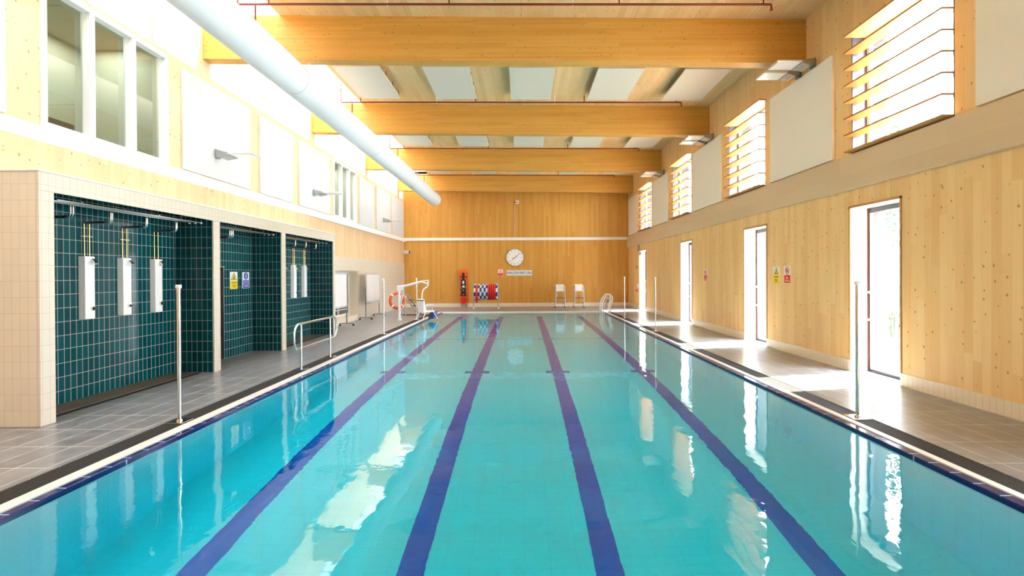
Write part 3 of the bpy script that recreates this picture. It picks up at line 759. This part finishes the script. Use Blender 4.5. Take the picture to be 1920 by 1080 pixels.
# ------------------------------------------------------------------ luminaires
def lampR(loc, lb):
    t = thing('wall_floodlight', lb, 'floodlight', loc, 0, 'twin floodlights on the right wall')
    MB().box(-0.06, 0.0, -0.07, 0.07, -0.1, 0.1).build('bracket', M['grey'], t, bevel=0.01)
    MB().tube([(-0.17, -0.16, -0.03), (-0.17, 0.16, -0.03)], 0.075, 20).tube([(-0.05, 0, 0), (-0.17, 0, -0.03)], 0.04, 12).build('driver_drum', M['steel'], t)
    MB().hexa([(-0.36, -0.2, -0.06), (-0.18, -0.16, -0.1), (-0.18, 0.16, -0.1), (-0.36, 0.2, -0.06), (-0.36, -0.2, 0.0), (-0.18, -0.16, 0.04), (-0.18, 0.16, 0.04), (-0.36, 0.2, 0.0)]).build('neck', M['grey'], t, bevel=0.01)
    MB().box(-0.86, -0.36, -0.21, 0.21, -0.045, -0.005).build('housing', M['lgrey'], t, bevel=0.008)
    MB().box(-0.84, -0.39, -0.185, 0.185, -0.05, -0.044).build('diffuser', M['signwhite'], t)
    return t
l1 = lampR((XR, 10.95, 6.12), 'grey twin floodlight pair on right wall, nearest pair, far unit')
for y, lb in ((10.40, 'nearest pair, near unit'), (16.45, 'middle pair, far unit'), (15.9, 'middle pair, near unit'), (21.95, 'farthest pair, far unit'), (21.4, 'farthest pair, near unit')):
    dup(l1, (XR, y, 6.12), 'grey twin floodlight pair on right wall, ' + lb)
l2 = dup(l1, (XL + 0.05, 11.06, 4.48), 'grey flat floodlight on left wall, nearest of three', rz=PI)
l2['group'] = 'floodlights on the left wall'
dup(l2, (XL + 0.05, 16.2, 4.48), 'grey flat floodlight on left wall, middle of three')
dup(l2, (XL + 0.05, 24.3, 4.48), 'grey flat floodlight on left wall, farthest of three')

# ------------------------------------------------------------------ posts by the pool
def post(loc, lb):
    t = thing('pool_post', lb, 'post', loc, 0, 'stainless posts along the pool')
    MB().cyl((0, 0, 0), (0, 0, 1), 0.021, 1.66, 24).build('tube', M['chrome'], t)
    MB().box(-0.026, 0.026, -0.026, 0.026, 1.655, 1.70).build('cap', M['white'], t, bevel=0.006)
    MB().box(-0.11, 0.11, -0.11, 0.11, -0.006, 0.006).build('base_plate', M['chrome'], t, bevel=0.003)
    MB().cyl((0, 0, 0.006), (0, 0, 1), 0.034, 0.02, 20).build('collar', M['chrome'], t)
    return t
p1 = post((-4.29, 6.28, 0), 'tall stainless post on left pool edge, nearest the camera')
for x, y, lb in ((-4.31, 15.6, 'tall stainless post on left pool edge, middle one'), (-4.34, 20.6, 'tall stainless post on left pool edge beside the hoist'),
                 (4.18, 6.3, 'tall stainless post on right pool edge, nearest the camera'), (4.18, 15.9, 'tall stainless post on right pool edge, middle one'), (4.18, 20.7, 'tall stainless post on right pool edge, farthest one')):
    dup(p1, (x, y, 0), lb)

# handrail loop
t = thing('handrail', 'stainless looped handrail standing on left pool edge', 'handrail', (-4.30, 9.76, 0))
lp = [(0, q[0], q[1]) for q in rrect(-0.30, 1.85, 0.40, 0.875, 0.2, 7)]
MB().tube(lp, 0.021, 14, closed=True).build('loop', M['chrome'], t)
for y in (0, 1.47):
    MB().cyl((0, y, 0), (0, 0, 1), 0.021, 0.86, 16).build('leg', M['chrome'], t)
    MB().box(-0.11, 0.11, y - 0.11, y + 0.11, -0.006, 0.006).build('base_plate', M['chrome'], t, bevel=0.003)

# pool ladder grab rails at far right corner
for y, lb in ((24.25, 'curved white pool grab rail at far right corner, far one'), (23.7, 'curved white pool grab rail at far right corner, near one')):
    t = thing('grab_rail', lb, 'grab rail', (4.12, y, 0), 0, 'pool grab rails')
    pts = [(0, 0, 0), (0.02, 0, 0.35), (0.10, 0, 0.55), (0.10, 0, 0.72), (0.0, 0, 0.86), (-0.14, 0, 0.86), (-0.30, 0, 0.68), (-0.40, 0, 0.42), (-0.42, 0, 0.15), (-0.36, 0, -0.05), (-0.34, 0, -0.5)]
    MB().tube(pts, 0.022, 12).build('rail', M['white'], t)
    MB().tube([(-0.02, 0, 0), (-0.02, 0, 0.3), (0.05, 0, 0.5), (0.03, 0, 0.64), (-0.06, 0, 0.72), (-0.16, 0, 0.66), (-0.27, 0, 0.4), (-0.3, 0, 0.1), (-0.3, 0, -0.5)], 0.016, 12).build('inner_rail', M['white'], t)
    MB().cyl((0, 0, 0), (0, 0, 1), 0.05, 0.012, 16).build('flange', M['chrome'], t)

# ------------------------------------------------------------------ lifeguard chairs
def chair(loc, lb):
    t = thing('lifeguard_chair', lb, 'chair', loc, 0, 'lifeguard high chairs')
    for sx in (-1, 1):
        MB().tube([(sx * .26, -0.02, 0.03), (sx * .235, 0.05, 0.9), (sx * .235, 0.06, 1.15)], 0.018, 10).build('leg', M['lgrey'], t)
        MB().tube([(sx * .27, 0.62, 0.03), (sx * .25, 0.52, 0.9), (sx * .25, 0.50, 1.17)], 0.018, 10).build('leg', M['steel'], t)
        MB().tube([(sx * .235, 0.02, 1.15), (sx * .245, 0.25, 1.18), (sx * .25, 0.54, 1.17)], 0.018, 10).build('armrest', M['lgrey'], t)
        MB().tube([(sx * .16, 0.10, 0.55), (sx * .16, 0.12, 0.9)], 0.01, 8).build('seat_support', M['lgrey'], t)
        MB().box(sx * .26 - .03, sx * .26 + .03, -0.05, 0.02, 0.0, 0.05).build('foot', M['rubber'], t)
        MB().box(sx * .27 - .03, sx * .27 + .03, 0.59, 0.65, 0.0, 0.05).build('foot', M['rubber'], t)
    MB().box(-0.24, 0.24, 0.0, 0.2, 0.53, 0.555).build('footrest', M['black'], t)
    MB().box(-0.245, 0.245, -0.02, 0.08, 0.25, 0.27).build('step', M['black'], t)
    MB().box(-0.23, 0.23, 0.12, 0.5, 0.89, 0.92).build('seat', M['white'], t, bevel=0.01)
    MB().prism(rrect(-0.22, 0.22, 0.91, 1.27, 0.05), 'y', 0.46, 0.485).build('backrest', M['white'], t)
    MB().tube([(-0.25, 0.52, 0.53), (0.25, 0.52, 0.53)], 0.014, 8).build('crossbar', M['steel'], t)
    return t
c1 = chair((2.05, 27.35, 0), 'white seated steel lifeguard high chair on far deck, left one')
dup(c1, (3.08, 27.35, 0), 'white seated steel lifeguard high chair on far deck, right one')

# ------------------------------------------------------------------ spinal board
t = thing('spinal_board', 'orange spinal rescue board with black straps leaning on far wall', 'rescue board', (-3.36, 28.62, 0.16))
out = rrect(-0.215, 0.215, 0.0, 1.98, 0.09)
MB().prism(out, 'y', -0.035, 0.02).build('board', M['orange'], t, bevel=0.008)
sl = MB()
for z in (0.25, 0.55, 0.85, 1.15, 1.45, 1.72):
    for sx in (-1, 1): sl.prism(rrect(sx * .175 - .018, sx * .175 + .018, z - .07, z + .07, 0.015, 3), 'y', -0.037, -0.03)
sl.build('handles', M['red'], t)
MB().prism(rrect(-0.15, 0.15, 0.04, 0.4, 0.12), 'y', -0.045, -0.03).build('foot_pad', M['red'], t)
MB().prism(rrect(-0.13, 0.13, 0.45, 1.42, 0.06), 'y', -0.09, -0.035).build('strap_bundle', M['black'], t)
MB().box(-0.06, 0.06, -0.07, -0.035, 1.4, 1.78).box(-0.2, 0.2, -0.06, -0.035, 1.52, 1.57).box(-0.2, 0.2, -0.06, -0.035, 0.46, 0.5).build('chin_strap', M['black'], t)
MB().box(-0.05, 0.05, -0.1, -0.088, 1.15, 1.32).box(-0.05, 0.07, -0.1, -0.088, 0.94, 1.06).box(-0.03, 0.03, -0.1, -0.088, 0.76, 0.8).box(-0.02, 0.03, -0.1, -0.088, 0.52, 0.56).build('label_tag', M['signwhite'], t)
MB().box(-0.1, -0.03, -0.1, -0.088, 0.86, 1.0).box(0.05, 0.12, -0.1, -0.088, 0.9, 0.96).build('buckle', M['green'], t)
for sx in (-1, 1): MB().box(sx * .13 - .05, sx * .13 + .05, -0.11, -0.035, 1.6, 1.8).build('head_block', M['orange'], t, bevel=0.015)
MB().box(-0.15, 0.15, -0.09, 0.07, -0.16, 0.004).build('stand', M['steel'], t)

# ------------------------------------------------------------------ lane rope reel
t = thing('lane_rope_trolley', 'wheeled reel wound with red and blue-white lane ropes, by far wall', 'reel trolley', (-1.95, 26.85, 0))
for sx in (-0.66, 0.66):
    MB().tube([(sx, 0, 0.12), (sx, 0, 1.5)], 0.018, 10).tube([(sx, -0.32, 0.12), (sx, 0.32, 0.12)], 0.02, 10).tube([(sx + (.04 if sx > 0 else -.04), -0.25, 0.12), (sx, 0, 1.0)], 0.014, 8).build('end_frame', M['steel'], t)
    for sy in (-0.3, 0.3): MB().cyl((sx - 0.02, sy, 0.065), (1, 0, 0), 0.062, 0.04, 20).build('wheel', M['white'], t)
MB().tube([(-0.66, 0, 0.26), (0.66, 0, 0.26)], 0.016, 8).build('crossbar', M['lgrey'], t)
MB().tube([(-0.68, 0, 0.9), (0.68, 0, 0.9)], 0.06, 12).build('axle', M['steel'], t)
ringc = [('bw', 0), ('r', .06), ('bw', 0), ('bw', 1), ('bw', 0), ('bw', 1), ('bw', 0), ('r', 0), ('r', 0), ('r', 0), ('r', 0), ('bw', 0)]
for k, (c, ph) in enumerate(ringc):
    x = -0.58 + k * 0.105
    g = MB(); r = 0.385
    n = 36; 
    if c == 'r':
        dz = -0.10 if ph else 0
        g.tube([(x + (0.03 * math.sin(2 * PI * j / n) if ph else 0), r * math.cos(2 * PI * j / n) * (1.1 if ph else 1), 0.9 + dz + (r + (.05 if ph else 0)) * math.sin(2 * PI * j / n)) for j in range(n)], 0.052, 10, closed=True)
        g.build('rope_coil', M['red'], t)
    else:
        segn = 12
        for q in range(segn):
            a0 = 2 * PI * (q + ph * 0.9) / segn; a1 = a0 + 2 * PI / segn * 0.98
            g.tube([(x, r * math.cos(a0 + (a1 - a0) * j / 4), 0.9 + r * math.sin(a0 + (a1 - a0) * j / 4)) for j in range(5)], 0.052, 10, mi=q % 2)
        g.build('rope_coil', [M['bluep'], M['signwhite']], t)

# ------------------------------------------------------------------ mobile whiteboards
def wboard(loc, lb):
    t = thing('mobile_whiteboard', lb, 'whiteboard', loc, 0, 'mobile whiteboards by the left wall')
    MB().box(-0.02, 0.02, 0.06, 1.84, 0.75, 1.85).build('board', M['board'], t, bevel=0.006)
    MB().box(-0.028, 0.028, 0.02, 0.06, 0.72, 1.88).box(-0.028, 0.028, 1.84, 1.88, 0.72, 1.88).box(-0.028, 0.028, 0.02, 1.88, 1.85, 1.88).box(-0.028, 0.028, 0.02, 1.88, 0.72, 0.75).build('board_frame', M['lgrey'], t)
    for y in (0, 1.9):
        MB().box(-0.018, 0.018, y - 0.018, y + 0.018, 0.07, 1.35).build('upright', M['steel'], t)
        MB().box(-0.25, 0.25, y - 0.022, y + 0.022, 0.07, 0.11).build('foot_bar', M['steel'], t)
        for sx in (-0.24, 0.24): MB().cyl((sx - 0.0, y - 0.015, 0.035), (0, 1, 0), 0.035, 0.03, 14).box(sx - .012, sx + .012, y - .012, y + .012, 0.035, 0.075).build('castor', M['rubber'], t)
    MB().box(-0.015, 0.015, 0, 1.9, 0.60, 0.64).build('crossbar', M['lgrey'], t)
    MB().box(0.02, 0.1, 0.3, 1.6, 0.70, 0.715).build('pen_tray', M['lgrey'], t)
    return t
b1 = wboard((-6.42, 20.6, 0), 'white mobile board on castors by left wall, nearer the far corner')
dup(b1, (-6.33, 16.2, 0), 'white mobile board on castors, partly hidden behind shower block')

# CCTV camera in far left corner
t = thing('security_camera', 'grey box security camera high in far left corner', 'security camera', (XL + 0.0, 28.35, 3.15))
MB().box(0.0, 0.12, -0.04, 0.04, -0.05, 0.05).build('bracket', M['lgrey'], t)
MB().box(0.1, 0.38, -0.09, 0.09, -0.13, 0.06).build('housing', M['lgrey'], t, bevel=0.015)
MB().box(0.38, 0.42, -0.08, 0.08, -0.11, 0.04).build('lens_hood', M['black'], t)
MB().tube([(0.02, 0.0, -0.05), (0.02, 0.05, -0.65)], 0.008, 6).build('cable', M['steel'], t)
# cable hanging on left wall
t = thing('cable_loop', 'thin pale cable loop hanging below the white tray on left wall', 'cable', (XL + 0.012, 16.25, 3.70))
MB().tube([(0, 0, 0), (0, 0, -0.35), (0, 0.12, -0.5), (0, -0.12, -0.5), (0, 0, -0.35)], 0.006, 6).build('cable', M['white'], t)

# small fittings by the far exit door
MB_ = MB().box(-0.02, 0.0, -0.09, 0.09, -0.06, 0.06)
tag(MB_.build('call_point_sign', M['sprinkler'], loc=(XR, 26.55, 2.18)), 'small dark red sign on right wall left of far door', 'sign')
tag(MB().box(-0.05, 0, -0.07, 0.07, -0.09, 0.09).build('break_glass_box', M['white'], loc=(XR, 26.3, 1.22), bevel=0.01), 'small white switch box beside the far door', 'switch box')
tag(MB().box(-0.05, 0, -0.06, 0.06, -0.06, 0.06).build('fire_call_point', M['red'], loc=(XR, 26.5, 0.95), bevel=0.01), 'small red fire call point beside the far door', 'fire call point')
t = thing('exit_sign', 'small white exit sign above the far door', 'sign', (XR - 0.001, 25.6, 2.86), R(-90))
MB().box(-0.2, 0.2, -0.05, 0, -0.1, 0.1).build('housing', M['white'], t, bevel=0.01)
MB().box(-0.12, -0.02, -0.053, -0.05, -0.05, 0.05).build('pictogram', M['green'], t)
for y in (25.9, 26.25):
    tag(MB().tube([(0, 0, 0), (0, 0, 0.33)], 0.02, 8).build('conduit', M['grey'], loc=(XR - 0.02, y, 3.0)), 'short grey conduit between ledger beam and far door', 'conduit', 'conduits above the far door')

# ------------------------------------------------------------------ pool hoist
t = thing('pool_hoist', 'white pool access hoist with seat at far left pool edge', 'pool hoist', (-4.98, 20.35, 0))
MB().cyl((0, 0, 0), (0, 0, 1), 0.10, 0.05, 20).build('base_plate', M['white'], t)
MB().cyl((0, 0, 0), (0, 0, 1), 0.05, 1.38, 18).build('mast', M['white'], t)
MB().box(-0.09, 0.16, -0.07, 0.07, 1.20, 1.40).build('mast_head', M['white'], t, bevel=0.02)
MB().tube([(0.02, 0, 1.33), (0.4, 0, 1.42), (0.9, 0, 1.55)], 0.045, 12).tube([(0.88, 0, 1.54), (1.02, 0, 1.50), (1.16, 0, 1.46)], 0.03, 10).tube([(0.9, 0, 1.57), (1.18, 0, 1.60)], 0.022, 10).build('arm', M['white'], t)
MB().tube([(0.17, 0, 1.30), (0.13, 0, 0.95)], 0.02, 10).tube([(0.13, 0, 0.97), (0.02, 0, 0.6)], 0.035, 12).build('actuator', M['lgrey'], t)
MB().tube([(1.16, 0, 1.62), (1.16, 0, 1.40), (1.10, 0, 1.33), (0.97, 0, 1.24), (0.92, 0, 1.12), (0.90, 0, 0.84)], 0.024, 12).build('seat_hanger', M['white'], t)
cu_ = bpy.data.objects.new('chair_unit', None); COL.objects.link(cu_); cu_.parent = t; cu_.location = (0.88, 0, 0); cu_.rotation_euler = (0, 0, R(42))
seat = MB()
seat.prism([(0.85, 0.30), (0.85, 0.38), (0.83, 0.82), (0.87, 0.86), (0.91, 0.82), (1.0, 0.37), (1.38, 0.37), (1.38, 0.32)], 'y', -0.22, 0.22)
seat.build('seat', M['white'], cu_, bevel=0.02)
MB().box(0.82, 0.86, -0.27, 0.27, 0.78, 0.81).build('back_bar', M['black'], cu_)
for sy in (-1, 1):
    MB().tube([(0.92, sy * .26, 0.6), (1.3, sy * .26, 0.6)], 0.018, 10).tube([(1.22, sy * .26, 0.6), (1.25, sy * .26, 0.33)], 0.012, 8).build('armrest', M['white'], cu_)
    MB().tube([(0.95, sy * .22, 0.34), (0.78, sy * .26, 0.02)], 0.016, 8).tube([(1.3, sy * .22, 0.34), (1.48, sy * .26, 0.02)], 0.016, 8).build('leg', M['white'], cu_)
    MB().box(0.99, 1.03, sy * .1 - .02, sy * .1 + .02, 0.32, 0.7).build('strap', M['black'], cu_)
MB().hexa([(1.3, -0.18, 0.02), (1.55, -0.18, 0.1), (1.55, 0.18, 0.1), (1.3, 0.18, 0.02), (1.3, -0.18, 0.18), (1.5, -0.18, 0.34), (1.5, 0.18, 0.34), (1.3, 0.18, 0.18)]).build('footrest', M['bluep'], cu_, bevel=0.02)

for ch in cu_.children: ch.location = (-0.88, 0, 0)

# lifebuoy on its stand
t = thing('lifebuoy', 'orange and white lifebuoy hanging by the pool hoist', 'lifebuoy', (-5.14, 20.62, 0.78), R(38))
n = 40
ring = MB()
for q in range(8):
    a0 = 2 * PI * q / 8 + (0.0 if q % 2 == 0 else -0.25); a1 = 2 * PI * (q + 1) / 8 + (-0.25 if q % 2 == 0 else 0)
    ring.tube([(0.30 * math.cos(a0 + (a1 - a0) * j / 6), 0, 0.30 * math.sin(a0 + (a1 - a0) * j / 6)) for j in range(7)], 0.062, 12, mi=q % 2)
ring.build('ring', [M['orange'], M['orange']], t)
for q in range(4):
    a = PI / 4 + q * PI / 2
    MB().tube([(0.30 * math.cos(a - .1), 0, 0.30 * math.sin(a - .1)), (0.30 * math.cos(a + .1), 0, 0.30 * math.sin(a + .1))], 0.065, 12).build('reflective_band', M['signwhite'], t)
MB().tube([(0.39 * math.cos(2 * PI * j / 24), 0, 0.39 * math.sin(2 * PI * j / 24)) for j in range(24)], 0.008, 6, closed=True).build('grab_line', M['signwhite'], t)
MB().box(-0.02, 0.1, 0.05, 0.12, 0.2, 0.24).build('hook', M['white'], t)
# steps
t = thing('pool_steps', 'dark metal framed pool steps standing behind the hoist', 'steps', (-4.75, 22.2, 0))
for sy in (-0.3, 0.3):
    MB().tube([(-0.45, sy, 1.0), (0.25, sy, 0.05)], 0.03, 10).build('side_rail', M['grey'], t)
    MB().tube([(-0.45, sy, 1.0), (-0.5, sy, 0.03)], 0.02, 10).build('leg', M['steel'], t)
for k in range(3): MB().box(-0.32 + k * .2, -0.12 + k * .2, -0.3, 0.3, 0.72 - k * .26, 0.75 - k * .26).build('tread', M['black'], t)
tag(MB().box(-5.6, -4.45, 22.7, 23.2, 0.001, 0.02).build('rubber_mat', M['rubber']), 'black rubber mat on left deck behind the hoist', 'mat')

# ------------------------------------------------------------------ outside
struct(MB().box(6.36, 70, -10, 60, -0.3, -0.03).build('ground', M['paving']))
def tree(loc, h, r, seed, lb):
    rnd = random.Random(seed)
    t = thing('tree', lb, 'tree', loc, 0, 'trees outside the windows')
    tr = MB().tube([(0, 0, -0.03), (0.1, 0, h * .3), (0, 0.1, h * .6), (0, 0, h * .85)], [0.22, 0.17, 0.1, 0.04], 10)
    for k in range(7):
        a = k * 0.9; z = h * (0.3 + 0.07 * k)
        tr.tube([(0, 0, z), (r * .5 * math.cos(a), r * .5 * math.sin(a), z + h * .18)], [0.07, 0.02], 6)
    tr.build('trunk', M['bark'], t)
    fl = MB()
    blobs = [(rnd.uniform(-r, r) * .7, rnd.uniform(-r, r) * .7, h * rnd.uniform(0.32, 0.95), r * rnd.uniform(.3, .5)) for _ in range(26)]
    for bx, by, bz, br in blobs:
        for k in range(150):
            d = Vector((rnd.gauss(0, 1), rnd.gauss(0, 1), rnd.gauss(0, 1))).normalized() * br * rnd.uniform(.6, 1)
            c = Vector((bx, by, bz)) + d
            a = Vector((rnd.gauss(0, 1), rnd.gauss(0, 1), rnd.gauss(0, 1))).normalized(); b = a.cross(d).normalized() if a.cross(d).length > 1e-4 else Vector((1, 0, 0))
            s_ = rnd.uniform(.08, .16)
            fl._add([c - a * s_, c + b * s_ * .5, c + a * s_, c - b * s_ * .5], [(0, 1, 2, 3)])
    fl.build('foliage', M['leaf'], t)
tree((17, 24, -0.03), 9.0, 3.2, 1, 'tall leafy tree outside, seen through the nearest tall window')
tree((24, 31, -0.03), 10.0, 3.8, 2, 'big leafy tree outside, behind the parked car')
tree((22.5, 17, -0.03), 8.0, 3.0, 3, 'leafy tree outside, right of the view in nearest window')
tree((16, 36, -0.03), 9.0, 3.4, 4, 'leafy tree outside, beyond the second tall window')
def grass(loc, seed, lb):
    rnd = random.Random(seed); t = thing('ornamental_grass', lb, 'plant', loc, 0, 'ornamental grasses outside')
    g = MB()
    for k in range(120):
        a = rnd.uniform(0, 2 * PI); l = rnd.uniform(.5, 1.1); o = rnd.uniform(.1, .6); w_ = 0.012
        c, s_ = math.cos(a), math.sin(a)
        p0 = Vector((0.06 * c, 0.06 * s_, 0)); p1 = Vector((o * .5 * c, o * .5 * s_, l * .8)); p2 = Vector((o * c, o * s_, l * .8 - o * .15 + .1))
        sd_ = Vector((-s_, c, 0)) * w_
        g._add([p0 - sd_, p0 + sd_, p1 + sd_, p1 - sd_, p2], [(0, 1, 2, 3), (3, 2, 4)])
    g.build('blades', M['grassleaf'], t)
grass((9.6, 13.6, -0.03), 11, 'ornamental grass clump outside nearest tall window')
grass((10.6, 14.4, -0.03), 12, 'pale feathery grass clump behind the first, outside window')
grass((8.7, 12.5, -0.03), 13, 'low grass clump close to the nearest tall window')
grass((9.2, 19.2, -0.03), 14, 'ornamental grass clump outside second tall window')
t = thing('parked_car', 'pale blue grey car parked outside the nearest tall window', 'car', (14.6, 19.6, -0.03), R(20))
body = [(-2.1, 0.35), (-2.1, 0.75), (-1.9, 0.88), (-1.0, 0.98), (-0.4, 1.38), (0.9, 1.42), (1.7, 1.0), (2.05, 0.92), (2.1, 0.4), (1.9, 0.3), (-1.9, 0.3)]
MB().prism(body, 'y', -0.85, 0.85).build('body', M['paint_car'], t, bevel=0.06)
for sy in (-0.856, 0.852): MB().prism([(-0.85, 1.0), (-0.35, 1.32), (0.8, 1.36), (1.4, 1.02)], 'y', sy, sy + 0.004).build('side_window', M['black'], t)
for x in (-1.3, 1.3):
    for sy in (-0.87, 0.67): MB().cyl((x, sy, 0.32), (0, 1, 0), 0.32, 0.2, 24).build('wheel', M['rubber'], t)
